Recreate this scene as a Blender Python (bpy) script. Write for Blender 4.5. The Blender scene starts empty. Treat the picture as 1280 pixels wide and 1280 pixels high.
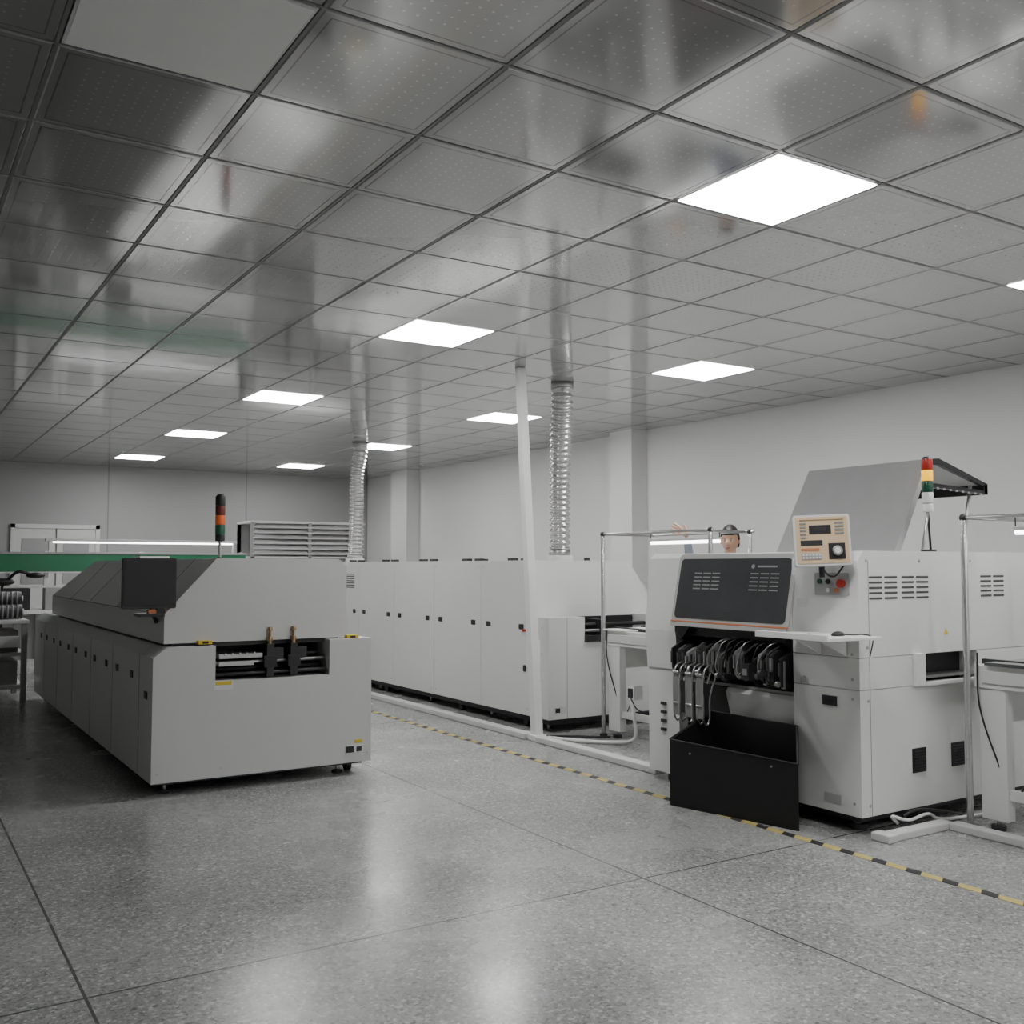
import bpy, bmesh, math, random
from mathutils import Vector, Matrix
random.seed(4)
V=Vector
CZ=3.205; P=0.6617; GX=3.42-P/2; GY=3.154-P/2
# ---------------- materials ----------------
def mat(name,col,rough=0.5,metal=0.0,emit=None,es=0.0,spec=None,noise=0.0,nscale=8.0,coat=0.0):
    m=bpy.data.materials.new(name); m.use_nodes=True
    nt=m.node_tree; b=nt.nodes['Principled BSDF']
    b.inputs['Base Color'].default_value=(*col,1); b.inputs['Roughness'].default_value=rough
    b.inputs['Metallic'].default_value=metal
    if coat: b.inputs['Coat Weight'].default_value=coat
    if emit: 
        b.inputs['Emission Color'].default_value=(*emit,1); b.inputs['Emission Strength'].default_value=es
    if noise>0:
        tc=nt.nodes.new('ShaderNodeTexCoord'); n=nt.nodes.new('ShaderNodeTexNoise'); n.inputs['Scale'].default_value=nscale
        n.inputs['Detail'].default_value=4
        nt.links.new(tc.outputs['Object'],n.inputs['Vector'])
        mx=nt.nodes.new('ShaderNodeMixRGB'); mx.inputs[1].default_value=(*[c*(1-noise) for c in col],1)
        mx.inputs[2].default_value=(*[min(1,c*(1+noise)) for c in col],1)
        nt.links.new(n.outputs['Fac'],mx.inputs[0]); nt.links.new(mx.outputs[0],b.inputs['Base Color'])
    return m
M={}
M['white']=mat('machine_white_enamel',(0.70,0.70,0.685),0.34,noise=0.03,nscale=2)
M['white2']=mat('white_plastic',(0.80,0.80,0.79),0.4,noise=0.03)
M['grey']=mat('oven_grey_enamel',(0.53,0.535,0.52),0.34,noise=0.04,nscale=1.5)
M['hood']=mat('hood_grey_enamel',(0.53,0.53,0.515),0.28,noise=0.04,nscale=1.5)
M['lid']=mat('lid_grey',(0.33,0.33,0.33),0.4,noise=0.05)
M['black']=mat('black_plastic',(0.010,0.010,0.011),0.45,noise=0.2)
M['bin']=mat('black_bin_sheet',(0.005,0.005,0.006),0.55,noise=0.2)
M['dark']=mat('dark_metal',(0.03,0.03,0.032),0.45,0.3,noise=0.2)
M['seam']=mat('seam_shadow_gap',(0.20,0.20,0.20),0.8,noise=0.1)
M['slot']=mat('vent_slot_dark',(0.07,0.07,0.07),0.8,noise=0.1)
M['steel']=mat('brushed_steel',(0.45,0.45,0.45),0.28,0.9,noise=0.1,nscale=20)
M['alu']=mat('aluminium_duct_foil',(0.55,0.55,0.55),0.26,0.75,noise=0.1,nscale=30)
M['brass']=mat('brass',(0.36,0.25,0.14),0.35,0.8,noise=0.1)
M['glass']=mat('tinted_window',(0.058,0.060,0.063),0.10,0.0,noise=0.3,nscale=3,coat=0.6)
M['frame']=mat('window_frame_grey',(0.42,0.42,0.41),0.4,noise=0.03)
M['inner']=mat('inner_louver_grey',(0.24,0.24,0.24),0.5,noise=0.03)
M['screen']=mat('screen_black',(0.006,0.006,0.007),0.5,noise=0.1)
M['orange']=mat('orange_strip',(0.50,0.17,0.07),0.5,noise=0.1)
M['yellow']=mat('yellow_label',(0.62,0.45,0.03),0.5,noise=0.05)
M['tapey']=mat('tape_yellow',(0.50,0.41,0.14),0.6,noise=0.15,nscale=15)
M['tapeb']=mat('tape_black',(0.02,0.02,0.023),0.6,noise=0.2,nscale=15)
M['red']=mat('red_plastic',(0.45,0.03,0.02),0.4,noise=0.05)
M['redglow']=mat('signal_red',(0.35,0.02,0.015),0.3,emit=(1,0.1,0.05),es=0.05)
M['orglow']=mat('signal_orange',(0.5,0.09,0.02),0.3,emit=(1,0.2,0.05),es=0.1)
M['reddark']=mat('signal_red_unlit',(0.12,0.015,0.012),0.3,noise=.05)
M['yelglow']=mat('signal_amber_lit',(0.9,0.5,0.0),0.3,emit=(1,0.46,0.0),es=1.3)
M['grnglow']=mat('signal_green',(0.01,0.06,0.035),0.3,emit=(0.05,0.5,0.2),es=0.02)
M['green']=mat('green_panel',(0.010,0.15,0.065),0.35,noise=0.25,nscale=1.2)
M['cream']=mat('cream_control_face',(0.62,0.46,0.29),0.5,noise=0.04)
M['tube']=mat('lamp_tube_lit',(1,1,1),0.5,emit=(1,1,1),es=9)
M['panel']=mat('led_panel_lit',(1,1,1),0.5,emit=(1,1,0.99),es=38)
M['paneloff']=mat('led_panel_unlit',(0.80,0.80,0.78),0.35,noise=0.02)
M['skin']=mat('skin',(0.60,0.36,0.25),0.5,noise=0.06,nscale=20)
M['hair']=mat('hair_black',(0.010,0.008,0.008),0.5,noise=0.3,nscale=60)
M['cloth']=mat('work_jacket',(0.20,0.22,0.26),0.8,noise=0.12,nscale=14)
M['lip']=mat('lip',(0.34,0.13,0.11),0.5,noise=0.05)
M['eye']=mat('eye_dark',(0.02,0.015,0.012),0.2,noise=0.05)
M['cable']=mat('cable_white',(0.7,0.7,0.68),0.5,noise=0.03)
M['trunk']=mat('trunking_white',(0.60,0.60,0.58),0.5,noise=0.08)
M['trim']=mat('trim_frame_white',(0.62,0.62,0.62),0.5,noise=0.03)
M['wood']=mat('cardboard_grey',(0.24,0.235,0.22),0.7,noise=0.15)

def mathn(nt,op,a,b=None,c=None,clamp=False):
    n=nt.nodes.new('ShaderNodeMath'); n.operation=op; n.use_clamp=clamp
    for i,x in enumerate((a,b,c)):
        if x is None: continue
        if isinstance(x,(int,float)): n.inputs[i].default_value=x
        else: nt.links.new(x,n.inputs[i])
    return n.outputs[0]
def edge_dist(nt,co,off,per):
    t=mathn(nt,'DIVIDE',mathn(nt,'SUBTRACT',co,off),per)
    f=mathn(nt,'FRACT',t)
    return mathn(nt,'MULTIPLY',mathn(nt,'MINIMUM',f,mathn(nt,'SUBTRACT',1.0,f)),per)

def floor_mat():
    m=bpy.data.materials.new('terrazzo_floor'); m.use_nodes=True; nt=m.node_tree; b=nt.nodes['Principled BSDF']; L=nt.links
    tc=nt.nodes.new('ShaderNodeTexCoord'); sep=nt.nodes.new('ShaderNodeSeparateXYZ'); L.new(tc.outputs['Object'],sep.inputs[0])
    v=nt.nodes.new('ShaderNodeTexVoronoi'); v.inputs['Scale'].default_value=80; L.new(tc.outputs['Object'],v.inputs['Vector'])
    r=nt.nodes.new('ShaderNodeValToRGB'); cr=r.color_ramp
    cr.elements[0].position=0.0; cr.elements[0].color=(0.17,0.172,0.17,1)
    cr.elements[1].position=1.0; cr.elements[1].color=(0.53,0.53,0.515,1)
    e=cr.elements.new(0.20); e.color=(0.275,0.277,0.274,1)
    e=cr.elements.new(0.82); e.color=(0.335,0.337,0.33,1)
    s2=nt.nodes.new('ShaderNodeSeparateColor'); L.new(v.outputs['Color'],s2.inputs[0]); L.new(s2.outputs[0],r.inputs[0])
    v2=nt.nodes.new('ShaderNodeTexVoronoi'); v2.inputs['Scale'].default_value=150; L.new(tc.outputs['Object'],v2.inputs['Vector'])
    s3=nt.nodes.new('ShaderNodeSeparateColor'); L.new(v2.outputs['Color'],s3.inputs[0])
    mx=nt.nodes.new('ShaderNodeMixRGB'); mx.blend_type='MULTIPLY'; mx.inputs[0].default_value=0.5
    L.new(r.outputs[0],mx.inputs[1])
    r2=nt.nodes.new('ShaderNodeValToRGB'); r2.color_ramp.elements[0].color=(0.6,0.6,0.6,1); r2.color_ramp.elements[1].color=(1.25,1.25,1.25,1)
    L.new(s3.outputs[1],r2.inputs[0]); L.new(r2.outputs[0],mx.inputs[2])
    n=nt.nodes.new('ShaderNodeTexNoise'); n.inputs['Scale'].default_value=1.3; n.inputs['Detail'].default_value=6; L.new(tc.outputs['Object'],n.inputs['Vector'])
    r3=nt.nodes.new('ShaderNodeValToRGB'); r3.color_ramp.elements[0].position=0.3; r3.color_ramp.elements[0].color=(0.82,0.82,0.82,1)
    r3.color_ramp.elements[1].position=0.7; r3.color_ramp.elements[1].color=(1.12,1.12,1.11,1); L.new(n.outputs['Fac'],r3.inputs[0])
    mx2=nt.nodes.new('ShaderNodeMixRGB'); mx2.blend_type='MULTIPLY'; mx2.inputs[0].default_value=1
    L.new(mx.outputs[0],mx2.inputs[1]); L.new(r3.outputs[0],mx2.inputs[2])
    d=mathn(nt,'MINIMUM',edge_dist(nt,sep.outputs[0],0.65,2.5),edge_dist(nt,sep.outputs[1],3.8,5.0))
    line=mathn(nt,'LESS_THAN',d,0.0055)
    mx3=nt.nodes.new('ShaderNodeMixRGB'); L.new(line,mx3.inputs[0]); L.new(mx2.outputs[0],mx3.inputs[1]); mx3.inputs[2].default_value=(0.05,0.05,0.05,1)
    L.new(mx3.outputs[0],b.inputs['Base Color'])
    rr=nt.nodes.new('ShaderNodeMapRange'); rr.inputs['From Min'].default_value=0.3; rr.inputs['From Max'].default_value=0.7; rr.inputs['To Min'].default_value=0.18; rr.inputs['To Max'].default_value=0.32
    L.new(n.outputs['Fac'],rr.inputs[0]); L.new(rr.outputs[0],b.inputs['Roughness'])
    bp=nt.nodes.new('ShaderNodeBump'); bp.inputs['Strength'].default_value=0.06; bp.inputs['Distance'].default_value=0.01
    L.new(s3.outputs[0],bp.inputs['Height']); L.new(bp.outputs[0],b.inputs['Normal'])
    return m
def ceil_mat():
    m=bpy.data.materials.new('ceiling_metal_tile'); m.use_nodes=True; nt=m.node_tree; b=nt.nodes['Principled BSDF']; L=nt.links
    tc=nt.nodes.new('ShaderNodeTexCoord'); sep=nt.nodes.new('ShaderNodeSeparateXYZ'); L.new(tc.outputs['Object'],sep.inputs[0])
    X,Y=sep.outputs[0],sep.outputs[1]
    d=mathn(nt,'MINIMUM',edge_dist(nt,X,GX,P),edge_dist(nt,Y,GY,P))
    q=P/14.0
    fx=mathn(nt,'SUBTRACT',mathn(nt,'FRACT',mathn(nt,'DIVIDE',mathn(nt,'SUBTRACT',X,GX),q)),0.5)
    fy=mathn(nt,'SUBTRACT',mathn(nt,'FRACT',mathn(nt,'DIVIDE',mathn(nt,'SUBTRACT',Y,GY),q)),0.5)
    rr=mathn(nt,'ADD',mathn(nt,'MULTIPLY',fx,fx),mathn(nt,'MULTIPLY',fy,fy))
    dot=mathn(nt,'MULTIPLY',mathn(nt,'LESS_THAN',rr,0.011),mathn(nt,'GREATER_THAN',d,0.075))
    ring=mathn(nt,'LESS_THAN',mathn(nt,'ABSOLUTE',mathn(nt,'SUBTRACT',d,0.042)),0.003)
    dark=mathn(nt,'MULTIPLY',ring,0.5)
    n=nt.nodes.new('ShaderNodeTexNoise'); n.inputs['Scale'].default_value=0.9; n.inputs['Detail'].default_value=3; L.new(tc.outputs['Object'],n.inputs['Vector'])
    r=nt.nodes.new('ShaderNodeValToRGB'); r.color_ramp.elements[0].color=(0.45,0.45,0.45,1); r.color_ramp.elements[1].color=(0.55,0.55,0.545,1); L.new(n.outputs['Fac'],r.inputs[0])
    a=nt.nodes.new('ShaderNodeMixRGB'); L.new(dark,a.inputs[0]); L.new(r.outputs[0],a.inputs[1]); a.inputs[2].default_value=(0.10,0.10,0.10,1)
    c=nt.nodes.new('ShaderNodeMixRGB'); L.new(mathn(nt,'MULTIPLY',dot,0.5),c.inputs[0]); L.new(a.outputs[0],c.inputs[1]); c.inputs[2].default_value=(0.95,0.95,0.95,1)
    L.new(c.outputs[0],b.inputs['Base Color'])
    b.inputs['Metallic'].default_value=0.64
    b.inputs['Roughness'].default_value=0.105
    n2=nt.nodes.new('ShaderNodeTexNoise'); n2.inputs['Scale'].default_value=1.7; n2.inputs['Detail'].default_value=1; L.new(tc.outputs['Object'],n2.inputs['Vector'])
    bp=nt.nodes.new('ShaderNodeBump'); bp.inputs['Strength'].default_value=0.14; bp.inputs['Distance'].default_value=0.02
    L.new(n2.outputs['Fac'],bp.inputs['Height']); L.new(bp.outputs[0],b.inputs['Normal'])
    return m
def wall_mat(name,col,per=None,off=0):
    m=mat(name,col,0.55,noise=0.03,nscale=1.0)
    if per:
        nt=m.node_tree; b=nt.nodes['Principled BSDF']; src=b.inputs['Base Color'].links[0].from_socket
        tc=nt.nodes.new('ShaderNodeTexCoord'); sep=nt.nodes.new('ShaderNodeSeparateXYZ'); nt.links.new(tc.outputs['Object'],sep.inputs[0])
        ln=mathn(nt,'LESS_THAN',edge_dist(nt,sep.outputs[0],off,per),0.012)
        mx=nt.nodes.new('ShaderNodeMixRGB'); nt.links.new(mathn(nt,'MULTIPLY',ln,0.5),mx.inputs[0]); nt.links.new(src,mx.inputs[1]); mx.inputs[2].default_value=(0.12,0.12,0.12,1)
        nt.links.new(mx.outputs[0],b.inputs['Base Color'])
    return m
M['floor']=floor_mat(); M['ceil']=ceil_mat()
M['wallw']=wall_mat('wall_paint_white',(0.70,0.70,0.692)); M['wallb']=wall_mat('wall_panel_grey',(0.34,0.34,0.338),2.4,0.9)
M['tbar']=mat('ceiling_tbar_grey',(0.16,0.16,0.16),0.4,noise=0.1)

# ---------------- mesh builder ----------------
class B:
    def __init__(s,name): s.name=name; s.bm=bmesh.new(); s.ms=[]
    def mi(s,m):
        if m not in s.ms: s.ms.append(m)
        return s.ms.index(m)
    def face(s,vs,m,smooth=False):
        try: f=s.bm.faces.new(vs)
        except ValueError: return
        f.material_index=s.mi(m); f.smooth=smooth
    def loft(s,A,C,m,smooth=False):
        a=[s.bm.verts.new(p) for p in A]; c=[s.bm.verts.new(p) for p in C]; n=len(a)
        s.face(a[::-1],m); s.face(c,m)
        for i in range(n): s.face([a[i],a[(i+1)%n],c[(i+1)%n],c[i]],m,smooth)
    def ext(s,pts,e,m,smooth=False):
        e=V(e); s.loft([V(p) for p in pts],[V(p)+e for p in pts],m,smooth)
    def box(s,x0,x1,y0,y1,z0,z1,m): s.ext([(x0,y0,z0),(x1,y0,z0),(x1,y1,z0),(x0,y1,z0)],(0,0,z1-z0),m)
    def xz(s,prof,y0,y1,m): s.ext([(x,y0,z) for x,z in prof],(0,y1-y0,0),m)
    def obox(s,c,u,v,n,w,h,d,m):
        u,v,n=V(u).normalized(),V(v).normalized(),V(n).normalized(); c=V(c)
        q=[c+u*(a*w/2)+v*(b*h/2)-n*d/2 for a,b in((-1,-1),(1,-1),(1,1),(-1,1))]
        s.ext(q,n*d,m)
    def rrect(s,c,u,v,w,h,r,e,m,seg=5):
        u,v=V(u).normalized(),V(v).normalized(); c=V(c); pts=[]
        for cx,cy,a0 in((w/2-r,h/2-r,0),(-w/2+r,h/2-r,90),(-w/2+r,-h/2+r,180),(w/2-r,-h/2+r,270)):
            for i in range(seg+1):
                a=math.radians(a0+90*i/seg); pts.append(c+u*(cx+r*math.cos(a))+v*(cy+r*math.sin(a)))
        s.ext(pts,e,m)
    def cyl(s,p0,p1,r,m,r2=None,seg=18):
        p0,p1=V(p0),V(p1); t=(p1-p0).normalized(); a=t.orthogonal().normalized(); b=t.cross(a); r2=r if r2 is None else r2
        A=[p0+(a*math.cos(k)+b*math.sin(k))*r for k in [2*math.pi*i/seg for i in range(seg)]]
        C=[p1+(a*math.cos(k)+b*math.sin(k))*r2 for k in [2*math.pi*i/seg for i in range(seg)]]
        s.loft(A,C,m,True)
    def tube(s,pts,r,m,seg=10,rad=None):
        pts=[V(p) for p in pts]; rings=[]; ref=None
        for i,p in enumerate(pts):
            t=(pts[min(i+1,len(pts)-1)]-pts[max(i-1,0)]).normalized()
            a=t.orthogonal().normalized() if ref is None else (ref-t*ref.dot(t)).normalized()
            ref=a; b=t.cross(a); rr=rad[i] if rad else r
            rings.append([s.bm.verts.new(p+(a*math.cos(k)+b*math.sin(k))*rr) for k in [2*math.pi*j/seg for j in range(seg)]])
        for A,C in zip(rings,rings[1:]):
            for j in range(seg): s.face([A[j],A[(j+1)%seg],C[(j+1)%seg],C[j]],m,True)
        s.face(rings[0][::-1],m); s.face(rings[-1],m)
    def sph(s,c,r,m,sc=(1,1,1),seg=16):
        res=bmesh.ops.create_uvsphere(s.bm,u_segments=seg,v_segments=seg//2+2,radius=r)
        for v in res['verts']: v.co=V((v.co.x*sc[0],v.co.y*sc[1],v.co.z*sc[2]))+V(c)
        k=s.mi(m); fs=set(f for v in res['verts'] for f in v.link_faces)
        for f in fs: f.material_index=k; f.smooth=True
    def done(s,bevel=0.006,parent=None,recenter=True):
        bmesh.ops.recalc_face_normals(s.bm,faces=s.bm.faces)
        me=bpy.data.meshes.new(s.name+'_mesh')
        co=[v.co for v in s.bm.verts]; loc=V((0,0,0))
        if recenter:
            loc=V(((min(c.x for c in co)+max(c.x for c in co))/2,(min(c.y for c in co)+max(c.y for c in co))/2,min(c.z for c in co)))
            for v in s.bm.verts: v.co-=loc
        s.bm.to_mesh(me); s.bm.free()
        for m in s.ms: me.materials.append(M[m])
        o=bpy.data.objects.new(s.name,me); bpy.context.collection.objects.link(o); o.location=loc
        if bevel:
            bv=o.modifiers.new('bevel','BEVEL'); bv.width=bevel; bv.segments=2; bv.limit_method='ANGLE'; bv.angle_limit=math.radians(40)
            bv.use_clamp_overlap=True
        if parent: o.parent=parent
        return o
def smooth(pts,n=8):
    pts=[V(p) for p in pts]; q=[pts[0]*2-pts[1]]+pts+[pts[-1]*2-pts[-2]]; out=[]
    for i in range(1,len(q)-2):
        for k in range(n):
            t=k/n; a,b,c,d=q[i-1],q[i],q[i+1],q[i+2]
            out.append(0.5*((2*b)+(c-a)*t+(2*a-5*b+4*c-d)*t*t+(3*b-a-3*c+d)*t**3))
    out.append(pts[-1]); return out

# ---------------- room ----------------
XL,XR,YN,YB=-3.0,8.13,-4.5,18.2
def slab(name,x0,x1,y0,y1,z0,z1,m):
    b=B(name); b.box(x0,x1,y0,y1,z0,z1,m); return b.done(0,recenter=False)
slab('floor',XL-.2,XR+.2,YN-.2,YB+.2,-0.15,0,'floor')
slab('wall_right',XR,XR+.2,YN-.2,YB+.2,0,CZ+.2,'wallw')
slab('wall_back',XL-.2,XR+.2,YB,YB+.2,0,CZ+.2,'wallb')
slab('wall_left',XL-.2,XL,YN-.2,YB+.2,0,CZ+.2,'wallw')
slab('wall_front',XL-.2,XR+.2,YN-.2,YN,0,CZ+.2,'wallw')
b=B('wall_column'); b.box(7.88,XR,9.68,10.12,0,CZ,'wallw'); b.done(0)
b=B('wall_column'); b.box(7.88,XR,15.96,16.6,0,CZ,'wallw'); b.done(0)
b=B('baseboard_right'); b.box(XR-.015,XR,YN,YB,0,.1,'trunk'); b.done(0.003)
b=B('baseboard_back'); b.box(XL,1.75,YB-.015,YB,0,.1,'trunk'); b.box(3.2,XR,YB-.015,YB,0,.1,'trunk'); b.done(0.003)
lit=[];off=[(3.42-4*P,3.154)]
for k in range(-2,5):
    y=3.154+5*P*k
    for x in (3.42,3.42+4*P): lit.append((x,y))
isl=lambda cx,cy:any(abs(cx-x)<.1 and abs(cy-y)<.1 for x,y in lit+off)
b=B('ceiling'); b.box(XL-.2,XR+.2,YN-.2,YB+.2,CZ+.03,CZ+.18,'ceil')
i0=math.floor((XL-GX)/P); i1=math.ceil((XR-GX)/P); j0=math.floor((YN-GY)/P); j1=math.ceil((YB-GY)/P)
for i in range(i0,i1):
    for j in range(j0,j1):
        x0=max(GX+i*P,XL);x1=min(GX+(i+1)*P,XR);y0=max(GY+j*P,YN);y1=min(GY+(j+1)*P,YB)
        if x1-x0<.04 or y1-y0<.04: continue
        if isl((x0+x1)/2,(y0+y1)/2): continue
        h=[CZ+random.uniform(-.0012,.0012) for _ in range(4)]
        e=.013; z=CZ
        o4=[b.bm.verts.new(p) for p in((x0,y0,z+.010),(x0,y1,z+.010),(x1,y1,z+.010),(x1,y0,z+.010))]
        i4=[b.bm.verts.new(p) for p in((x0+e,y0+e,h[0]),(x0+e,y1-e,h[1]),(x1-e,y1-e,h[2]),(x1-e,y0+e,h[3]))]
        b.face(i4,'ceil')
        for k in range(4): b.face([o4[k],o4[(k+1)%4],i4[(k+1)%4],i4[k]],'ceil')
b.done(0,recenter=False)
b=B('trim_1')
for i in range(i0,i1+1):
    x=GX+i*P
    if XL<x<XR: b.box(x-.006,x+.006,YN,YB,CZ+.001,CZ+.02,'tbar')
for j in range(j0,j1+1):
    y=GY+j*P
    if YN<y<YB: b.box(XL,XR,y-.006,y+.006,CZ+.0005,CZ+.02,'tbar')
b.done(0,recenter=False)
for (x,y) in lit+off:
    b=B('ceiling_light_panel'); w=P/2-.012
    b.box(x-w,x+w,y-w,y+w,CZ,CZ+.02,'trim')
    b.box(x-w+.010,x+w-.010,y-w+.010,y+w-.010,CZ-.004,CZ+.001,'panel' if (x,y) in lit else 'paneloff'); b.done(0)
b=B('door_1'); y=YB-.03
for x0,x1 in((1.87,2.47),(2.50,3.10)):
    b.box(x0,x1,y,YB-.002,0.02,2.12,'trunk'); b.box(x0+.1,x1-.1,y-.01,y,1.2,1.95,'lid')
for x in(1.8,3.10): b.box(x,x+.07,y-.02,YB-.002,0,2.19,'trim')
b.box(1.8,3.17,y-.02,YB-.002,2.12,2.19,'trim'); b.cyl((2.44,y-.04,1.0),(2.44,y-.04,1.15),.01,'steel'); b.done(.003)

# ---------------- oven 1 (left) ----------------
def foot(b,x,y,h=.1):
    b.cyl((x,y,0),(x,y,.02),.04,'dark'); b.cyl((x,y,.02),(x,y,h),.014,'steel')
def caster(b,x,y):
    b.cyl((x-.02,y,.04),(x+.02,y,.04),.04,'black'); b.box(x-.03,x+.03,y-.03,y+.03,.08,.10,'dark')
b=B('reflow_oven')
x0,x1,y0,y1=1.52,3.06,6.76,12.5
b.xz([(x0,.09),(x1,.09),(x1,.975),(2.735,.975),(2.735,.725),(1.925,.725),(1.925,.965),(1.61,.965),(x0,.90)],y0,y0+.38,'grey')
b.xz([(x0,.09),(x1,.09),(x1,.975),(1.61,.965),(x0,.90)],y0+.383,y1,'grey')
b.box(x0+.05,x1-.05,y0+.05,y1-.05,.07,.1,'dark')
pr=[(1.60,.985),(1.60,1.18),(1.94,1.55),(2.82,1.55),(2.885,1.50),(2.885,.985)]
yb=[11.85,11.85,11.35,11.35,11.45,11.85]
b.loft([(x,6.82,z) for x,z in pr],[(x,yy,z) for (x,z),yy in zip(pr,yb)],'hood')
b.box(1.66,2.84,6.86,11.8,.955,.99,'slot')
for yy in(7.35,8.3,8.36,9.6,10.6):
    b.ext([(1.598,yy,1.182),(1.938,yy,1.552),(1.938,yy+.008,1.552),(1.598,yy+.008,1.182)],(.004,0,-.004),'seam')
b.box(1.597,1.602,6.83,11.8,1.175,1.181,'seam')
for yy in(8.3,9.6,10.8): b.box(1.95,2.82,yy,yy+.006,1.549,1.5515,'seam')
for k in range(6):
    yy=7.15+k*.92
    b.box(x0-.0015,x0+.002,yy,yy+.005,.1,.9,'seam')
    for d in(.2,.7):
        if yy+d<12.3: b.box(x0-.006,x0+.002,yy+d,yy+d+.08,.72,.77,'black')
b.box(x0-.006,x0+.002,6.9,6.98,.62,.67,'black')
b.box(1.93,2.73,7.12,7.14,.73,.97,'black'); b.box(1.927,2.733,6.83,7.12,.726,.735,'black')
b.cyl((1.925,6.86,.84),(2.735,6.86,.84),.014,'steel'); b.cyl((1.925,6.93,.79),(2.735,6.93,.79),.02,'dark')
b.cyl((1.925,7.0,.87),(2.735,7.0,.87),.012,'steel'); b.cyl((1.925,6.82,.765),(2.735,6.82,.765),.012,'dark')
for xx in(2.31,2.48):
    b.box(xx-.025,xx+.025,6.78,7.1,.74,.96,'dark'); b.box(xx-.045,xx+.045,6.775,6.80,.80,.88,'black')
    b.box(xx+.02,xx+.1,6.8,6.95,.86,.93,'dark')
    b.cyl((xx,6.8,.93),(xx,6.8,.98),.014,'brass'); b.cyl((xx,6.8,.98),(xx,6.8,1.01),.022,'brass',.018); b.cyl((xx,6.8,1.01),(xx,6.8,1.05),.009,'brass'); b.cyl((xx,6.8,1.05),(xx,6.8,1.075),.02,'brass',.015)
b.box(1.96,2.26,6.80,6.98,.87,.90,'steel'); b.box(1.96,2.2,6.8,6.86,.82,.85,'steel')
for k in range(5): b.cyl((2.0+k*.05,6.79,.9),(2.0+k*.05,6.97,.9),.009,'steel')
lx,lz,w,h=1.98,.70,.13,.065
b.box(lx-w/2,lx+w/2,y0-.002,y0+.002,lz-h/2,lz+h/2,'trim'); b.box(lx-w/2+.01,lx+w/2-.01,y0-.003,y0,lz,lz+.025,'yellow')
for lx in(1.86,2.92):
    b.box(lx-.045,lx+.045,6.775,6.84,.976,1.0,'yellow'); b.box(lx-.02,lx+.02,6.774,6.776,.98,.995,'black')
b.box(2.86,3.0,y0-.004,y0,.155,.215,'trim'); b.box(2.865,2.925,y0-.007,y0,.162,.207,'black'); b.box(2.945,2.985,y0-.007,y0,.165,.20,'dark'); b.box(2.93,2.99,y0-.003,y0,.225,.25,'yellow')
for sx in(1.56,3.03,1.97): b.cyl((sx,y0-.003,.15),(sx,y0+.001,.15),.006,'steel')
for fx in(x0+.12,x1-.2,):
    for yy in(y0+.15,9.5,y1-.2): foot(b,fx,yy)
caster(b,x1-.1,y0+.2); caster(b,x0+.22,y0+.25); caster(b,x1-.1,y1-.3)
b.box(2.3,2.6,10.9,11.2,1.55,1.60,'grey')
b.done(.006)
b=B('computer_monitor')
b.rrect((1.50,6.80,1.385),(1,0.05,0),(0,0,1),.345,.33,.012,(0,.035,0),'black')
b.rrect((1.50,6.797,1.39),(1,0.05,0),(0,0,1),.325,.30,.006,(0,.004,0),'screen')
b.tube([(1.5,6.84,1.3),(1.55,6.95,1.2),(1.59,6.99,1.12)],.014,'dark')
b.box(1.42,1.58,6.72,6.88,1.17,1.19,'dark'); b.box(1.48,1.59,6.73,6.79,1.19,1.215,'orange'); b.box(1.53,1.585,6.725,6.76,1.19,1.225,'black')
b.done(.003)
def tower(name,x,y,z0,cols,r=.038,h=.085,pole=.12,tilt=None):
    b=B(name); b.cyl((x,y,z0),(x,y,z0+.012),.045,'dark')
    if tilt: b.cyl((x-.06,y,z0+.01),(x,y,z0+pole),.009,'steel'); b.cyl((x+.02,y,z0+.01),(x,y,z0+pole),.007,'dark')
    else: b.cyl((x,y,z0),(x,y,z0+pole),.011,'steel')
    z=z0+pole; b.cyl((x,y,z),(x,y,z+.05),r*.95,cols[0],); z+=.05
    for c in cols[1:]:
        b.cyl((x,y,z+.003),(x,y,z+h),r,c,seg=24); b.cyl((x,y,z),(x,y,z+.004),r*.9,'black'); z+=h
    b.cyl((x,y,z),(x,y,z+.015),r*.9,'black',r*.6); b.done(.002)
tower('signal_tower_light',2.24,7.8,1.552,['black','grnglow','orglow','reddark','black'],h=.075,pole=.14)

# ---------------- oven 2 (line) ----------------
b=B('reflow_oven')
x0,x1,y0,y1=5.10,6.65,7.45,13.3
b.xz([(x0,.12),(x1,.12),(x1,1.03),(6.3,1.03),(6.3,.80),(5.50,.80),(5.50,1.03),(x0,1.03)],y0,y0+.30,'white')
pr=[(x0,.12),(x0,1.55),(6.26,1.55),(6.52,1.22),(6.52,1.03),(x1,1.0),(x1,.12)]
seams=[7.755,8.65,9.65,10.65,11.65,12.65,13.3]
for a,c in zip(seams,seams[1:]): b.xz(pr,a+.003,c-.003,'white')
b.box(x0+.01,x1-.15,7.78,13.27,.13,.99,'seam'); b.box(x0+.01,6.2,7.78,13.27,.9,1.54,'seam')
b.box(x0+.03,x1-.05,y0+.03,y1-.05,.07,.125,'black')
b.box(5.51,6.29,y0+.05,y0+.29,.80,.85,'dark'); b.cyl((5.5,7.5,.9),(6.3,7.5,.9),.014,'steel'); b.cyl((5.5,7.56,.95),(6.3,7.56,.95),.018,'dark'); b.box(5.7,5.76,7.47,7.7,.82,1.0,'dark')
b.box(5.51,6.29,7.73,7.752,.80,1.02,'black')
b.box(5.5,5.7,7.42,7.47,.81,.86,'dark')
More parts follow.
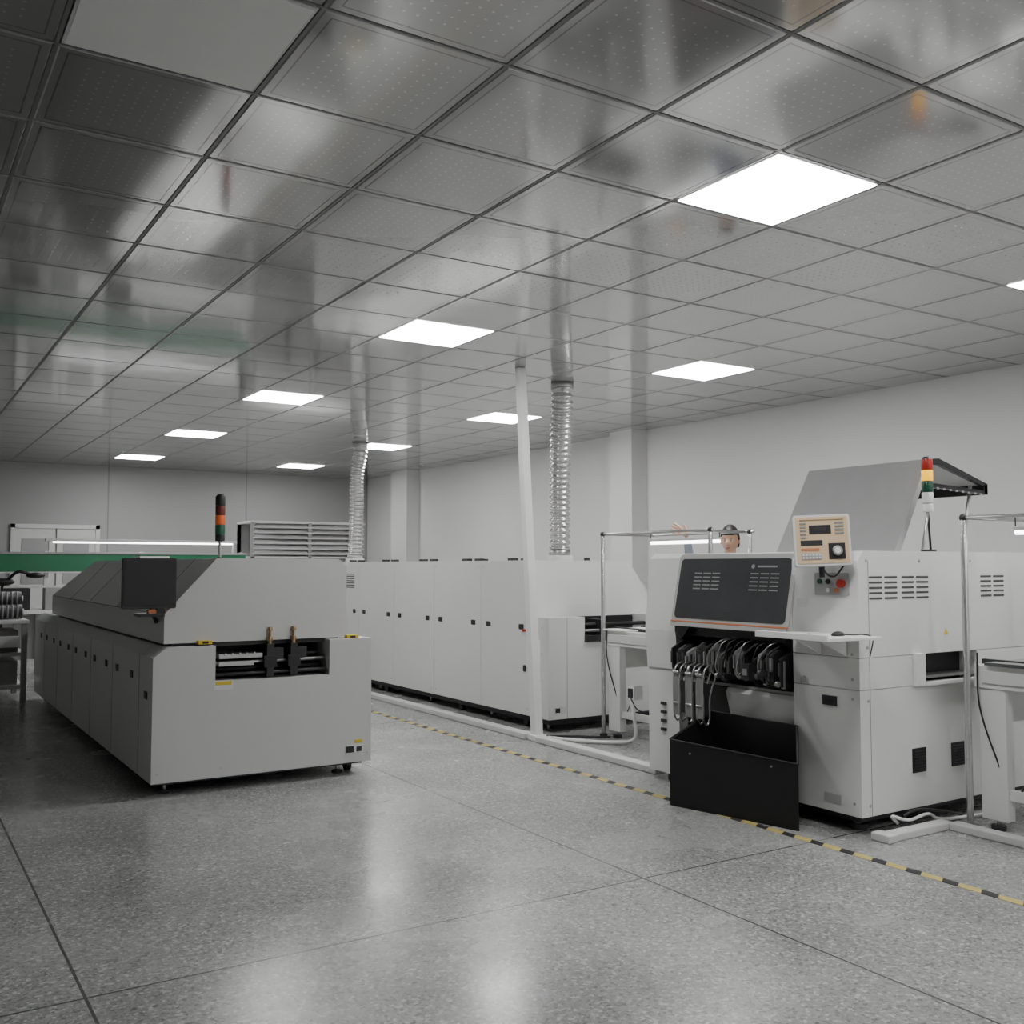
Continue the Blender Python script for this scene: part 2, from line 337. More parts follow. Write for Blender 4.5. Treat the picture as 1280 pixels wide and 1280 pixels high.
for a,c in zip(seams,seams[1:]):
    for yy in(a+.12,c-.18): 
        b.rrect((x0-.003,yy+.03,.93),(0,1,0),(0,0,1),.085,.05,.012,(.004,0,0),'black')
    for yy in(a+.05,c-.05):
        for zz in(.18,1.49): b.cyl((x0-.003,yy,zz),(x0+.001,yy,zz),.006,'steel')
    for yy in(a+.2,a+.45): b.box(5.2,5.26,yy,yy+.1,1.55,1.575,'dark')
for k in range(7):
    b.box(x0-.003,x0,11.8,12.3,1.22+k*.028,1.232+k*.028,'slot')
for k in range(4):
    b.cyl((x0-.003,7.56,.22+k*.24),(x0,7.56,.22+k*.24),.006,'steel')
b.rrect((x0-.012,7.84,.55),(0,1,0),(0,0,1),.04,.06,.012,(.012,0,0),'black'); b.cyl((5.07,7.84,.9),(5.10,7.84,.9),.013,'red')
b.box(5.30,5.304,y0-.0015,y0,.12,1.03,'seam')
b.box(5.16,5.3,y0-.003,y0,.17,.23,'trim'); b.box(5.17,5.22,y0-.006,y0,.18,.22,'black')
for fx in(x0+.1,x1-.15):
    for yy in(7.6,8.6,9.9,11.2,12.5): foot(b,fx,yy,.08)
caster(b,5.2,7.95); caster(b,5.2,9.2); caster(b,5.2,11)
b.cyl((5.57,7.95,1.55),(5.57,7.95,1.60),.13,'white'); b.cyl((5.6,12.95,1.55),(5.6,12.95,1.60),.13,'white')
for yy in(7.95,8.3,9.1,9.9,10.4): b.cyl((5.9,yy,1.55),(5.9,yy,1.58),.03,'dark')
b.done(.005)
def duct(path,r):
    b=B('exhaust_duct'); pts=smooth(path,50); dense=[];rad=[]; L=0
    for i,p in enumerate(pts):
        if i: L+=(p-pts[i-1]).length
        dense.append(p); rad.append(r*(1+.09*math.sin(L*2*math.pi/.055)))
    b.tube(dense,r,'alu',seg=24,rad=rad)
    p=pts[0]; b.cyl(p,p+V((0,0,.05)),r*1.12,'steel',seg=24)
    p=pts[-1]; b.cyl(p-V((0,0,.03)),V((p.x,p.y,CZ-.003)),r*1.12,'steel',seg=24)
    b.done(0)
duct([(5.57,7.95,1.603),(5.57,7.94,1.75),(5.54,7.90,2.2),(5.43,7.72,2.75),(5.36,7.60,CZ-.15),(5.36,7.60,CZ-.02)],.095)
duct([(5.6,12.95,1.603),(5.6,12.95,1.75),(5.62,12.95,2.3),(5.6,12.9,2.8),(5.60,12.8,CZ-.15),(5.6,12.8,CZ-.02)],.095)
b=B('cable_conduit_pole')
def sq(p,w): return [(p[0]-w,p[1]-w,p[2]),(p[0]+w,p[1]-w,p[2]),(p[0]+w,p[1]+w,p[2]),(p[0]-w,p[1]+w,p[2])]
b.loft(sq((4.84,7.25,0),.04),sq((4.63,7.19,CZ-.003),.036),'white2')
b.box(4.78,4.90,7.19,7.31,0,.05,'white2')
b.box(4.76,4.84,7.20,7.30,.62,.86,'white2')
b.done(.006)

# ---------------- mounter ----------------
b=B('pick_and_place_machine')
F=4.65; BK=6.5; Y0,Y1,Y2,Y3=3.72,4.20,5.25,5.57
def colp(z0,z1,f0,f1,ya,yb_,m='white'): b.xz([(f0,z0),(f1,z1),(BK,z1),(BK,z0)],ya,yb_,m)
colp(.10,.80,F,F,Y0,Y1)
b.box(F,5.13,Y0,Y1,.803,.98,'white'); b.box(5.75,BK,Y0,Y1,.803,.98,'white'); b.box(5.13,5.75,Y0+.12,Y1,.803,.98,'black')
b.xz([(F,.983),(F,1.53),(4.70,1.585),(BK,1.585),(BK,.983)],Y0,Y1,'white')
b.box(5.2,5.74,Y0-.01,Y0+.1,.84,.855,'steel'); b.box(5.2,5.74,Y0-.04,Y0+.02,.80,.82,'white')
b.box(5.12,5.20,Y0-.03,Y0,.80,.99,'white')
colp(.06,.78,F+.03,F+.03,Y2,Y3); b.xz([(F+.02,.784),(F-.0,1.05),(4.70,1.55),(4.74,1.585),(BK,1.585),(BK,.784)],Y2,Y3,'white')
b.xz([(4.62,1.09),(4.60,1.12),(4.69,1.56),(4.72,1.585),(BK,1.585),(BK,1.09)],Y1+.003,Y2-.003,'white')
b.box(5.15,BK,Y1,Y2,.12,1.09,'dark')
b.box(4.70,5.15,Y1+.01,Y2-.02,.715,.735,'frame')
b.xz([(4.68,.715),(4.66,.69),(4.71,.50),(4.75,.50),(4.75,.715)],Y1+.01,4.78,'white2')
b.box(4.80,5.15,Y1+.01,Y2-.02,.10,.53,'dark'); b.box(4.74,4.80,4.80,Y2-.02,.3,.70,'black')
wv=V((.09,0,.44)).normalized(); wn=V((-.44,0,.09)).normalized()
wc=V((4.644,4.70,1.345))
b.rrect(wc+wn*.002,(0,1,0),wv,1.04,.47,.035,wn*.012,'frame')
b.rrect(wc+wn*.010,(0,1,0),wv,.985,.405,.03,wn*.008,'glass')
for g in(4.33,4.84):
    for k in range(5):
        for q in range(3):
            b.obox(wc+V((0,g-4.70+q*.085,0))+wn*.019+wv*(.02+k*.026-.02),(0,1,0),wv,wn,.07,.008,.002,'inner')
b.obox(wc+wn*.019+wv*.15+V((0,-.30,0)),(0,1,0),wv,wn,.16,.012,.002,'inner')
b.cyl(wc+wn*.018+wv*.15+V((0,-.18,0)),wc+wn*.020+wv*.15+V((0,-.18,0)),.014,'inner')
b.obox(wc+wn*.016-wv*.225,(0,1,0),wv,wn,1.03,.010,.012,'orange')
b.obox(wc+wn*.016-wv*.245,(0,1,0),wv,wn,1.03,.026,.012,'frame')
b.box(4.60,4.625,4.205,4.27,1.13,1.17,'trim'); b.box(4.605,4.64,4.21,4.26,1.19,1.24,'trim')
# slim upright feeder cartridges
random.seed(9)
for k in range(24):
    yy=4.235+k*.0415
    if k in(6,7,13): continue
    w=(.018,.024,.014)[k%3]; zt=.97+random.uniform(-.03,.03); mm=('dark','black','slot','black','inner')[k%5]
    nose=4.58+random.uniform(-.03,.03); zb=.755+random.uniform(-.01,.04)
    b.xz([(5.12,zt+.02),(4.76,zt+.02),(nose+.07,zt),(nose+.01,zt-.03),(nose+.015,zb+.03),(nose+.05,zb),(5.12,zb)],yy,yy+w,mm)
    b.box(nose-.003,nose+.012,yy+.003,yy+w-.003,zt-.13,zt-.05,'steel' if k%2 else 'slot')
    b.box(nose+.03,nose+.045,yy-.002,yy+w+.002,zb+.01,zt-.04,'steel' if k%3==0 else 'dark')
    if k%4==0: b.cyl((nose-.012,yy,zb+.04),(nose-.012,yy+w,zb+.04),.018,'steel')
for k,yy in enumerate((4.80,4.90,5.02)):
    pts=smooth([(4.62,yy,.86),(4.52,yy,.85),(4.48,yy,.78),(4.475,yy,.60),(4.48,yy,.52),(4.505,yy,.48),(4.535,yy,.52),(4.54,yy,.66),(4.60,yy,.80)],6)
    b.tube(pts,.006,'steel',seg=8); b.tube([p+V((0,.055,0)) for p in pts],.006,'steel',seg=8)
    b.box(4.474,4.480,yy+.006,yy+.049,.52,.80,'inner'); b.box(4.536,4.542,yy,yy+.055,.53,.74,'dark')
    b.cyl((4.473,yy,.80),(4.473,yy+.055,.80),.010,'steel'); b.cyl((4.473,yy,.60),(4.473,yy+.055,.60),.007,'steel')
for k in range(9):
    yy=4.23+k*.062; q=random.uniform(-.03,.03)
    b.tube(smooth([(4.75,yy,1.04),(4.60+q,yy+.04,1.02),(4.545+q*.3,yy+.08+q,.93),(4.55,yy+.09,.84),(4.60,yy+.06,.78)],6),random.choice((.004,.006)),random.choice(('black','black','steel')),seg=6)
b.cyl((4.51,4.31,.85),(4.51,4.335,.85),.03,'dark'); b.box(4.50,4.56,4.42,4.48,.80,.90,'dark'); b.box(4.495,4.50,4.43,4.47,.83,.87,'steel')
b.box(4.66,5.0,4.21,5.24,1.03,1.09,'black')
for s in(4.24,5.21): b.xz([(4.62,1.09),(4.62,1.05),(4.8,.86),(4.88,.86),(4.88,1.09)],s-.012,s+.012,'dark')
b.ext([(4.61,5.06,1.1),(4.61,5.22,1.1),(4.61,5.17,1.02),(4.61,5.13,1.02)],(.05,0,0),'black')
for xa,n in((4.74,2),(5.03,2),(5.80,2)):
    for c in range(n):
        for k in range(5): b.rrect((xa+c*.135+.06,Y0-.002,1.315+k*.03),(1,0,0),(0,0,1),.115,.012,.005,(0,.003,0),'slot',seg=2)
for xa in(5.16,5.53):
    b.box(xa-.062,xa+.062,Y0-.006,Y0,.30,.44,'black')
    for k in range(7): b.box(xa-.05,xa+.05,Y0-.012,Y0-.005,.315+k*.017,.321+k*.017,'dark')
    b.cyl((xa,Y0-.012,.37),(xa,Y0-.008,.37),.022,'dark')
b.ext([(5.42,Y0-.003,1.09),(5.46,Y0-.003,1.09),(5.44,Y0-.003,1.125)],(0,.003,0),'yellow')
for xx in(4.72,6.4):
    for zz in(.16,.74,1.04,1.53): b.cyl((xx,Y0-.003,zz),(xx,Y0+.001,zz),.009,'steel')
for xx in (5.2,5.7): b.cyl((xx,Y0-.003,1.53),(xx,Y0,1.53),.009,'steel')
b.box(4.735,4.738,Y0-.0015,Y0,.1,1.53,'seam')
b.box(F-.008,F,3.88,3.98,.70,.755,'dark'); b.box(F-.01,F-.006,3.90,3.96,.715,.74,'black')
b.box(F-.004,F,3.86,3.98,.15,.20,'frame')
b.cyl((F-.01,4.12,.83),(F,4.12,.83),.02,'steel')
for zz in(.17,.75,.86,1.0): b.cyl((F-.003,3.77,zz),(F,3.77,zz),.008,'steel')
for q in(.5,.56,.62,.68): b.box(F+.015,F+.03,5.38,5.43,q-.15,q-.13,'dark')
b.rrect((F-.01,3.90,1.395),(0,1,0),(0,0,1),.24,.13,.01,(.01,0,0),'lid')
b.cyl((F-.01,3.82,1.40),(F-.035,3.82,1.40),.022,'red',.025); b.cyl((F-.01,3.92,1.41),(F-.02,3.92,1.41),.015,'black'); b.cyl((F-.01,3.98,1.41),(F-.02,3.98,1.41),.015,'grnglow'); b.cyl((F-.01,3.92,1.36),(F-.02,3.92,1.36),.012,'trim'); b.cyl((F-.01,3.86,1.36),(F-.02,3.86,1.36),.014,'orange')
b.tube(smooth([(F,3.8,1.52),(F-.05,3.84,1.44),(F-.04,3.92,1.47),(F,3.95,1.54)],6),.006,'black',seg=6)
b.rrect((F-.002,4.13,1.28),(0,1,0),(0,0,1),.07,.05,.004,(.003,0,0),'trim')
for fx in(F+.15,BK-.2):
    for yy in(Y0+.15,Y3-.15): b.cyl((fx,yy,0),(fx,yy,.03),.06,'dark'); b.cyl((fx,yy,.03),(fx,yy,.12),.025,'steel')
b.box(F+.05,BK-.1,Y0+.05,Y3-.05,.06,.12,'dark')
ya,yb2=3.86,4.80
b.loft([(5.16,ya,1.585),(5.50,ya,2.165),(5.54,ya,2.165),(5.22,ya,1.585)],[(5.16,yb2,1.585),(5.50,yb2,2.165),(5.54,yb2,2.165),(5.22,yb2,1.585)],'lid')
for a_,c_ in((ya,ya+.03),(yb2-.03,yb2)): b.xz([(5.50,2.165),(5.62,2.175),(6.13,2.035),(6.13,1.975),(6.10,1.975),(6.09,2.02),(5.62,2.135),(5.54,2.13)],a_,c_,'black')
b.xz([(5.52,2.165),(5.62,2.175),(6.13,2.035),(6.12,2.02),(5.62,2.155),(5.54,2.15)],ya+.03,yb2-.03,'lid')
b.box(6.09,6.13,ya,yb2,1.965,2.03,'black'); b.xz([(5.46,2.02),(5.46,1.995),(6.12,1.965),(6.12,1.99)],ya,ya+.03,'black')
for k in range(9): b.box(5.52+k*.065,5.545+k*.065,ya-.003,ya,1.983-k*.003,1.995-k*.003,'inner')
b.cyl((5.9,ya+.04,1.585),(6.0,ya+.04,2.02),.012,'steel')
b.done(.006)
tower('signal_tower_light',5.38,3.78,1.587,['white2','white2','grnglow','yelglow','redglow'],r=.033,h=.068,pole=.24,tilt=True)
def frame(c,yaw,tilt,roll=0):
    return Matrix.Translation(c)@Matrix.Rotation(yaw,4,'Z')@Matrix.Rotation(tilt,4,'X')@Matrix.Rotation(roll,4,'Y')
b=B('operator_control_panel')
b.rrect((0,0,0),(1,0,0),(0,0,1),.31,.29,.012,(0,.05,0),'trim')
b.rrect((0,-.004,0),(1,0,0),(0,0,1),.285,.265,.008,(0,.005,0),'cream')
b.box(-.07,.05,-.009,-.004,.035,.085,'black'); b.box(-.045,.02,-.011,-.009,.05,.07,'dark')
for k in range(5): b.box(-.12,-.085,-.008,-.004,.09-k*.02,.10-k*.02,'wood')
b.box(-.12,-.02,-.008,-.004,-.06,-.045,'orange'); b.box(-.12,-.01,-.008,-.004,-.11,-.075,'lid')
for k in range(6):
    for q in range(2): b.box(-.115+k*.018,-.103+k*.018,-.011,-.008,-.105+q*.016,-.095+q*.016,'trim')
b.box(.03,.12,-.008,-.004,-.11,-.02,'black'); b.cyl((.075,-.008,-.065),(.075,-.03,-.065),.028,'steel'); b.cyl((.075,-.03,-.065),(.075,-.034,-.065),.018,'white2')
for k in range(4): b.box(.07,.12,-.008,-.004,.03+k*.02,.042+k*.02,'wood')
b.box(-.12,.12,-.007,-.004,.112,.118,'brass'); b.box(-.12,.0,-.007,-.004,-.03,-.0,'dark')
b.box(-.03,.03,.05,.14,-.10,-.04,'lid'); b.cyl((0,.1,-.2),(0,.1,-.08),.015,'dark')
o=b.done(.004,recenter=False); o.matrix_world=frame(V((4.49,3.83,1.645)),math.radians(-41),math.radians(-7),math.radians(-2))
b=B('keyboard_tray')
b.ext([(4.28,3.62,1.095),(4.28,4.14,1.095),(4.645,4.14,1.095),(4.645,3.56,1.095)],(0,0,.018),'white2')
b.box(4.27,4.285,3.62,4.14,1.095,1.13,'white2')
b.xz([(4.645,1.095),(4.40,1.095),(4.645,.99)],3.80,3.82,'white2'); b.xz([(4.645,1.095),(4.40,1.095),(4.645,.99)],3.98,4.0,'white2')
b.sph((4.50,3.74,1.118),.045,'black',(1,.7,.45)); b.sph((4.40,3.86,1.115),.02,'lid',(1,1,.5))
b.tube(smooth([(4.53,3.76,1.118),(4.58,3.70,1.118),(4.62,3.66,1.12),(4.64,3.62,1.1),(4.64,3.64,1.0)],6),.004,'black',seg=6)
b.done(.004)
b=B('scrap_tape_bin')
P4=[(4.24,4.85),(4.44,3.985),(4.635,4.16),(4.64,4.90)]
t=.012; HH={0:.41,1:.375,2:.55,3:.55}
c=V((sum(p[0] for p in P4)/4,sum(p[1] for p in P4)/4,0))
for i in range(4):
    j=(i+1)%4
    a=V((*P4[i],0));d=V((*P4[j],0)); ai=a+(c-a).normalized()*t; di=d+(c-d).normalized()*t
    ha,hd=V((0,0,HH[i])),V((0,0,HH[j]))
    b.loft([a,d,di,ai],[a+ha,d+hd,di+hd,ai+ha],'bin')
    b.tube([a+ha,d+hd],.006,'bin',seg=6)
b.ext([(*p,.01) for p in P4],(0,0,.01),'bin')
for yy in(4.7,4.15):
    xx=4.24+(4.85-yy)*.231; b.cyl((xx-.008,yy,.34),(xx+.01,yy,.34),.006,'steel')
b.done(.003)

# ---------------- conveyors ----------------
def conveyor(x0,x1,y0,y1,posts,bars,tubes,far=True):
    b=B('board_transfer_conveyor')
    b.box(x0,x0+.10,y0,y1,.80,.93,'white'); b.box(x1-.10,x1,y0,y1,.80,.93,'white'); b.box(x0+.1,x1-.1,y0,y1,.80,.86,'white2')
    for xx in(x0+.12,x1-.14):
        b.box(xx,xx+.03,y0-.03,y1+.03,.90,.955,'dark'); b.box(xx+.03,xx+.04,y0-.03,y1+.03,.93,.945,'steel')
    b.cyl((x0+.1,y0+.02,.92),(x1-.1,y0+.02,.92),.016,'steel'); b.cyl((x0+.1,y1-.02,.92),(x1-.1,y1-.02,.92),.016,'steel')
    b.box(x0-.03,x1+.02,y1-.3,y1,.932,.944,'white2') if far else b.box(x0-.03,x1,y0,y1-.08,.932,.95,'glass')
    b.box(x0-.012,x0,y0+.05,y1-.05,.83,.90,'trim')
    for xx in(x0+.01,x1-.08):
        for yy in(y0+.02,y1-.18): b.ext([(xx,yy,.06),(xx+.07,yy,.06),(xx+.07,yy+.16,.06),(xx,yy+.16,.06)],(0,0,.75),'white'); b.cyl((xx+.035,yy+.08,0),(xx+.035,yy+.08,.03),.04,'dark'); b.cyl((xx+.035,yy+.08,.02),(xx+.035,yy+.08,.08),.012,'steel')
    for yy in(y0+.06,y1-.12): b.box(x0+.05,x1-.05,yy,yy+.04,.60,.80,'white')
    b.box(x0+.03,x0+.06,y0+.1,y1-.1,.18,.24,'white')
    b.box(x0+.02,x0+.12,y1-.36,y1-.27,.35,.47,'white2'); b.box(x0+.012,x0+.02,y1-.345,y1-.285,.37,.45,'black')
    b.box(x0-.01,x0,y0+.3,y0+.42,.84,.89,'black')
    for p in posts:
        b.cyl((p[0],p[1],0 if p[2] else .93),(p[0],p[1],1.78),.019,'alu'); b.sph((p[0],p[1],1.78),.024,'black')
        if p[2]: b.cyl((p[0],p[1],0),(p[0],p[1],.02),.035,'dark')
    for q in bars: b.cyl(q[0],q[1],.011,'steel')
    for q in tubes:
        a,c=V(q[0]),V(q[1]); b.box(min(a.x,c.x)-.03,max(a.x,c.x)+.03,min(a.y,c.y),max(a.y,c.y),a.z+.012,a.z+.035,'trim'); b.cyl(a,c,.014,'tube')
        for e in(a,c): b.cyl(e+V((0,0,.03)),e+V((0,0,.09)),.004,'dark')
    b.tube(smooth([(x0,y1-.02,1.0),(x0-.02,y1-.04,.7),(x0+.01,y1-.12,.4),(x0+.04,y1-.2,.2),(x0+.05,y1-.31,.37)],8),.006,'black',seg=6)
    b.tube(smooth([(x0+.0,y1-.33,.41),(x0-.05,y1-.42,.36),(x0-.02,y1-.5,.28),(x0+.1,y1-.7,.3)],8),.006,'black',seg=6)
    b.done(.004)
conveyor(5.46,6.02,5.68,7.08,[(5.46,7.12,1),(6.04,5.90,1),(5.46,5.75,0)],
  [((5.46,7.12,1.78),(5.46,5.72,1.78)),((6.04,7.12,1.78),(6.04,5.85,1.78)),((5.46,7.12,1.78),(6.04,7.12,1.78)),((5.46,5.95,1.78),(6.04,5.95,1.78))],
  [((5.75,6.8,1.70),(5.75,5.95,1.70))])
conveyor(5.38,6.10,2.0,3.50,[(5.34,3.52,1),(6.12,3.52,0),(5.34,2.0,1)],
  [((5.34,3.52,1.78),(5.34,2.0,1.78)),((6.12,3.52,1.78),(6.12,2.0,1.78)),((5.34,3.52,1.78),(6.12,3.52,1.78))],
  [((5.75,3.45,1.70),(5.75,2.3,1.70))],far=False)
b=B('cable_trunking'); b.box(4.76,4.86,5.60,7.17,0,.05,'trunk'); b.box(4.76,4.86,7.33,13.6,0,.05,'trunk'); b.done(.008)
b=B('cable_trunking'); b.box(4.64,4.72,3.54,3.66,0,.045,'trunk'); b.box(4.72,5.22,3.55,3.63,0,.045,'trunk'); b.box(5.18,5.26,1.5,3.55,0,.045,'trunk'); b.done(.008)
b=B('power_cable'); b.tube(smooth([(4.92,7.20,.02),(5.05,6.95,.02),(5.25,6.72,.02),(5.40,6.62,.05),(5.41,6.64,.25),(5.435,6.70,.36)],10),.016,'cable')
b.tube(smooth([(4.92,7.3,.02),(5.1,7.18,.02),(5.3,7.0,.02),(5.40,6.95,.02)],8),.01,'black'); b.done(0)
b=B('power_cable'); b.tube(smooth([(4.9,3.68,.05),(4.83,3.66,.10),(4.95,3.64,.07),(5.15,3.66,.075),(5.3,3.68,.02),(5.6,3.62,.02),(5.8,3.6,.02)],8),.009,'cable'); b.tube(smooth([(4.95,3.68,.08),(5.05,3.66,.11),(5.3,3.66,.07),(5.5,3.68,.02)],8),.008,'black'); b.done(0)
b=B('floor_marking_tape'); y=1.6; k=0
while y<13.5:
    n=.115 if k%2==0 else .085
    b.ext([(4.312,y,0.0005),(4.368,y+.03,0.0005),(4.368,y+.03+n,0.0005),(4.312,y+n,0.0005)],(0,0,.0015),'tapey' if k%2==0 else 'tapeb'); y+=n; k+=1
b.done(0)

# ---------------- background ----------------
b=B('green_topped_workstation')
b.box(-.6,4.7,15.0,15.06,1.42,1.67,'green'); b.box(-.6,4.7,14.98,15.0,1.66,1.69,'lid'); b.box(-.6,4.7,14.98,15.02,1.40,1.42,'trim')
for x in(-.55,.7,1.95,3.2,4.65): b.box(x-.03,x+.03,15.06,15.12,0,1.70,'trim')
b.box(-.6,4.7,14.6,15.5,.86,.91,'white2'); b.box(-.6,4.7,15.45,15.5,.2,.86,'trim')
for x in(-.5,1.9,4.6): 
    for yy in(14.65,15.4): b.box(x-.03,x+.03,yy,yy+.05,0,.86,'trim')
for x in(.9,1.4,1.9,2.6): b.box(x,x+.32,14.75,15.0,.91,1.2,random.choice(['dark','lid','wood']))
b.box(-.6,2.1,15.0,15.03,1.2,1.23,'trim')
b.done(.004)
b=B('linear_lamp'); b.box(2.0,4.75,15.6,15.68,1.85,1.89,'trim'); b.cyl((2.1,15.64,1.84),(4.7,15.64,1.84),.012,'tube')
for x in(2.05,4.7): b.cyl((x,15.64,0),(x,15.64,1.86),.015,'trim')
b.done(.003)
b=B('storage_rack')
for x in(5.0,5.95,6.9):
    for yy in(15.6,16.3): b.box(x-.03,x+.03,yy,yy+.05,0,2.2,'lid')
for z in(.3,.8,1.3,1.62): b.box(4.97,6.93,15.6,16.35,z,z+.03,'trim')
for k in range(6): b.ext([(5.0,15.58,1.68+k*.085),(6.9,15.58,1.68+k*.085),(6.9,15.7,1.73+k*.085),(5.0,15.7,1.73+k*.085)],(0,0,.015),'trim')
b.box(4.97,6.93,16.3,16.34,1.6,2.2,'lid')
b.box(4.97,6.93,15.6,16.35,2.18,2.22,'trim')
for x in(5.1,5.6,6.1): b.box(x,x+.4,15.65,16.2,1.33,1.58,'wood'); b.box(x,x+.38,15.65,16.2,.83,1.2,'lid')
b.done(.003)
b=B('packing_workbench')
b.box(-.3,1.43,12.3,13.3,.86,.90,'trim'); b.box(-.3,1.41,12.35,13.2,.50,.54,'trim'); b.box(-.3,1.41,12.35,13.2,.14,.18,'trim')
for x in(-.28,1.36):
    for yy in(12.32,13.2): b.box(x,x+.06,yy,yy+.06,0,.86,'lid')
b.box(0,1.34,12.45,13.1,.18,.44,'lid'); b.box(.2,1.34,12.45,13.1,.54,.78,'wood'); b.box(.7,1.34,12.32,12.5,.60,.72,'white2')
b.done(.006)
b=B('material_rolls')
for (yy,z,r) in((12.55,.985,.08),(12.75,.985,.08),(12.95,.985,.08),(12.65,1.13,.075),(12.85,1.13,.075)):
    b.cyl((-.1,yy,z),(1.38,yy,z),r,'dark',seg=24); b.cyl((1.38,yy,z),(1.40,yy,z),r*.4,'trim')
    for k in range(29): b.cyl((-.08+k*.05,yy,z),(-.06+k*.05,yy,z),r*1.03,'inner',seg=20)
b.done(0)
b=B('bench_magnifier_lamp')
b.cyl((1.3,13.9,0),(1.3,13.9,.03),.16,'black'); b.cyl((1.3,13.9,0),(1.3,13.9,1.25),.015,'dark'); b.tube(smooth([(1.3,13.9,1.25),(1.45,13.8,1.42),(1.6,13.8,1.40)],6),.02,'black'); b.sph((1.66,13.8,1.38),.11,'black',(1,.8,.35)); b.sph((1.3,13.9,1.30),.12,'black',(1.2,.8,.4))
b.done(0)

# ---------------- person ----------------
root=bpy.data.objects.new('factory_worker',None); bpy.context.collection.objects.link(root)
root.location=(6.45,6.54,0)
sd=V((.714,-.70,0))
root.rotation_euler=(0,0,math.atan2(sd.y,sd.x))  # local -Y faces the aisle
def skinmesh(name,verts,edges,rad,m,root_i=0,sub=2):
    me=bpy.data.meshes.new(name); me.from_pydata(verts,edges,[]); o=bpy.data.objects.new(name,me); bpy.context.collection.objects.link(o)
    me.materials.append(M[m]); sk=o.modifiers.new('skin','SKIN'); sk.use_smooth_shade=True; sk.branch_smoothing=.6
    if not me.skin_vertices:
        bpy.context.view_layer.objects.active=o; o.select_set(True); bpy.ops.mesh.customdata_skin_add()
    for i,r in enumerate(rad):
        d=me.skin_vertices[0].data[i]; d.radius=(r,r) if not isinstance(r,tuple) else r; d.use_root=(i==root_i)
    sb=o.modifiers.new('sub','SUBSURF'); sb.levels=sub; sb.render_levels=sub
    o.parent=root; return o
bv=[(0,0,1.0),(0,0,1.18),(0,0,1.38),(0,.01,1.52),(0,.0,1.60),
 (-.17,.01,1.49),(-.34,-.06,1.46),(-.375,-.12,1.73),
 (.17,.01,1.49),(.25,.0,1.20),(.23,-.13,.98),
 (-.10,0,.93),(-.11,-.02,.52),(-.12,.02,.11),(-.13,-.14,.045),
 (.10,0,.93),(.11,-.02,.52),(.12,.02,.11),(.13,-.14,.045)]
be=[(0,1),(1,2),(2,3),(3,4),(2,5),(5,6),(6,7),(2,8),(8,9),(9,10),(0,11),(11,12),(12,13),(13,14),(0,15),(15,16),(16,17),(17,18)]
br=[(.16,.12),(.15,.11),(.17,.12),.075,.055,.075,.052,.034,.075,.052,.034,.09,.062,.045,.04,.09,.062,.045,.04]
skinmesh('body',bv,be,br,'cloth')
skinmesh('neck',[(0,.0,1.56),(0,-.005,1.62),(0,-.01,1.68)],[(0,1),(1,2)],[.06,.055,.055],'skin')
def hand(name,w,d,up,curl,thumb):
    w=V(w);d=V(d).normalized();up=V(up);up=(up-d*up.dot(d)).normalized();n=d.cross(up)
    vs=[w-d*.02,w+d*.03,w+d*.06];es=[(0,1),(1,2)];rs=[.026,(.03,.024),(.026,.02)]
    for k,(off_,L) in enumerate(((.033,.075),(.011,.084),(-.012,.078),(-.034,.060))):
        base=w+d*.085+up*off_; i=len(vs); vs.append(base); rs.append(.0115)
        es.append((2,i)); p=base; dd=d+up*off_*2.5
        for s in range(3):
            dd=(dd+n*curl*(.5+s*.4)).normalized(); p=p+dd*L*(.45,.32,.25)[s]; vs.append(p); rs.append((.0105,.0095,.008)[s]); es.append((len(vs)-2,len(vs)-1))
    i=len(vs); p=w+d*.035+up*.035*thumb; vs.append(p); rs.append(.014); es.append((1,i))
    p=p+(d*.6+up*thumb*.8+n*.2).normalized()*.035; vs.append(p); rs.append(.012); es.append((i,i+1))
    p=p+(d*.9+up*thumb*.35+n*.2).normalized()*.03; vs.append(p); rs.append(.009); es.append((i+1,i+2))
    skinmesh(name,[tuple(v) for v in vs],es,rs,'skin')
hand('hand_raised',(-.378,-.122,1.765),(-.80,-.25,.52),(.5,0,.86),.24,1)
hand('hand_lowered',(.228,-.14,.97),(-.05,-.35,-.9),(-1,0,0),.3,1)
bm=bmesh.new(); bmesh.ops.create_uvsphere(bm,u_segments=40,v_segments=28,radius=1)
for v in bm.verts:
    x,y,z=v.co; 
    tw=1-.28*max(0,-z)**1.3
    X=x*.077*tw; Y=y*.097*(1-.12*max(0,-z)); Z=z*.12
    if y<0:
        g=lambda cx,cz,s:math.exp(-((X-cx)**2+(Z-cz)**2)/(2*s*s))
        Y-= .022*g(0,-.022,.011)+.010*g(0,-.002,.010) + .007*g(0,-.062,.014)+.008*g(0,-.100,.018)
        Y+= .010*g(-.03,.004,.013)+.010*g(.03,.004,.013)
        Y-= .004*g(-.03,.026,.012)+.004*g(.03,.026,.012)
    v.co=(X,Y,Z)
for f in bm.faces: f.smooth=True
me=bpy.data.meshes.new('head'); bm.to_mesh(me); bm.free(); me.materials.append(M['skin'])
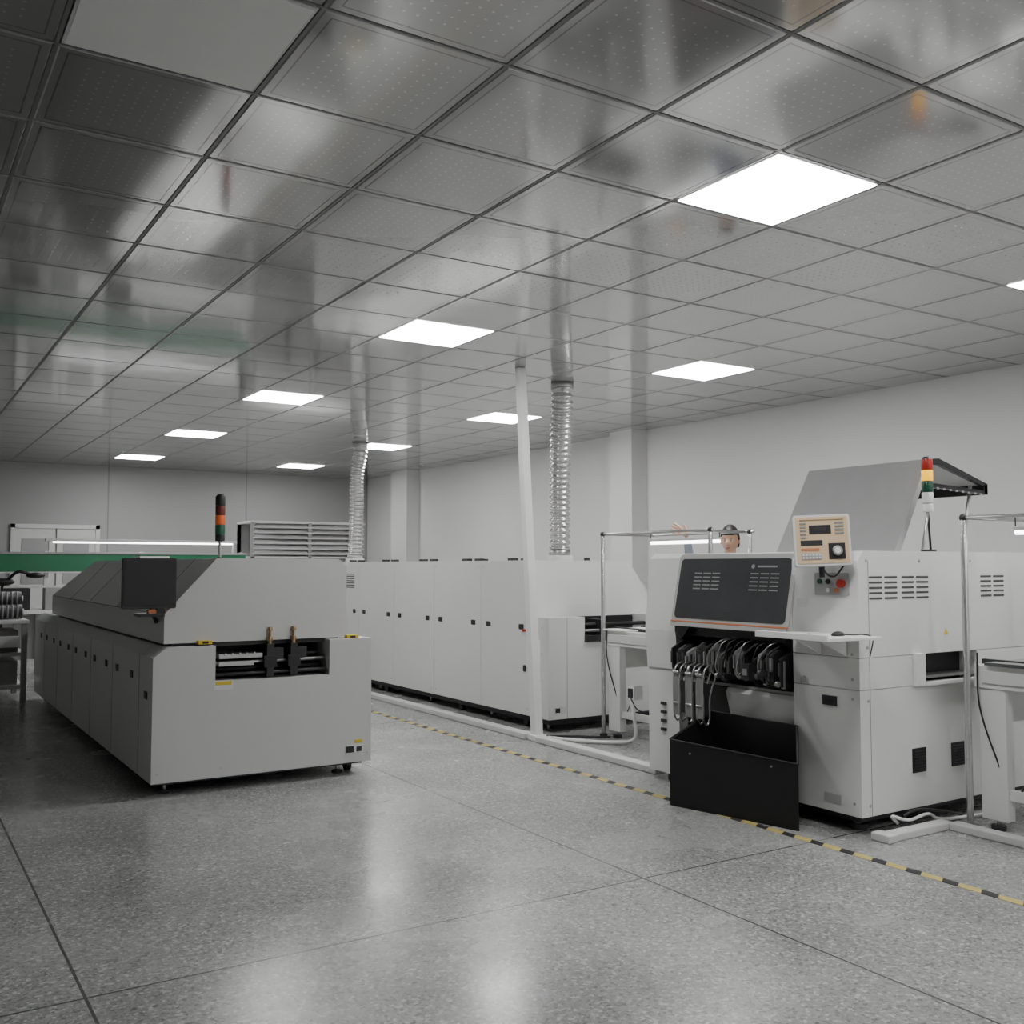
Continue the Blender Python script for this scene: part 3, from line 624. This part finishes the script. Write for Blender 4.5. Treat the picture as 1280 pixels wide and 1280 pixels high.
hd=bpy.data.objects.new('head',me); bpy.context.collection.objects.link(hd); hd.location=(0,-.015,1.73); hd.parent=root; hd.rotation_euler=(math.radians(6),0,math.radians(-14))
def hp(b): 
    o=b.done(0,recenter=False); o.parent=hd; return o
b=B('eyes'); 
for s in(-1,1): b.sph((s*.03,-.076,.004),.013,'white2',(1,.7,.45)); b.sph((s*.03,-.083,.004),.007,'eye',(1,.5,.8)); b.sph((s*.03,-.088,.024),.017,'hair',(1,.35,.2))
hp(b)
b=B('mouth'); b.sph((0,-.098,-.058),.022,'lip',(1,.3,.2)); b.sph((0,-.096,-.066),.018,'lip',(1,.32,.26)); hp(b)
b=B('ears')
for s in(-1,1): b.sph((s*.077,.008,-.004),.03,'skin',(.35,.6,1.05)); b.sph((s*.082,.006,-.002),.018,'skin',(.3,.6,1.05))
hp(b)
bm=bmesh.new(); bmesh.ops.create_uvsphere(bm,u_segments=36,v_segments=24,radius=1); rm=[]
for v in bm.verts:
    x,y,z=v.co; lim=.30 if y<-.25 else (-.1 if y<.25 else -.55)
    if z<lim-.02: rm.append(v)
    nn=.05*math.sin(x*23+z*9)*math.cos(y*19)
    v.co=(x*(.087+.002*nn),y*.110+.000,z*.138*(1+nn)+.002)
bmesh.ops.delete(bm,geom=rm,context='VERTS')
for f in bm.faces: f.smooth=True
me=bpy.data.meshes.new('hair'); bm.to_mesh(me); bm.free(); me.materials.append(M['hair'])
hr=bpy.data.objects.new('hair',me); bpy.context.collection.objects.link(hr); hr.parent=hd
so=hr.modifiers.new('sol','SOLIDIFY'); so.thickness=.012

# ---------------- world & camera ----------------
w=bpy.data.worlds.new('world'); bpy.context.scene.world=w; w.use_nodes=True
w.node_tree.nodes['Background'].inputs[0].default_value=(.5,.5,.5,1); w.node_tree.nodes['Background'].inputs[1].default_value=.2
cd=bpy.data.cameras.new('camera'); cam=bpy.data.objects.new('camera',cd); bpy.context.collection.objects.link(cam)
cam.location=(0,0,1.5); cam.rotation_euler=(math.radians(93.08),0,math.radians(-32.3)); cd.sensor_width=36; cd.lens=35.16; cd.clip_start=.05
bpy.context.scene.camera=cam
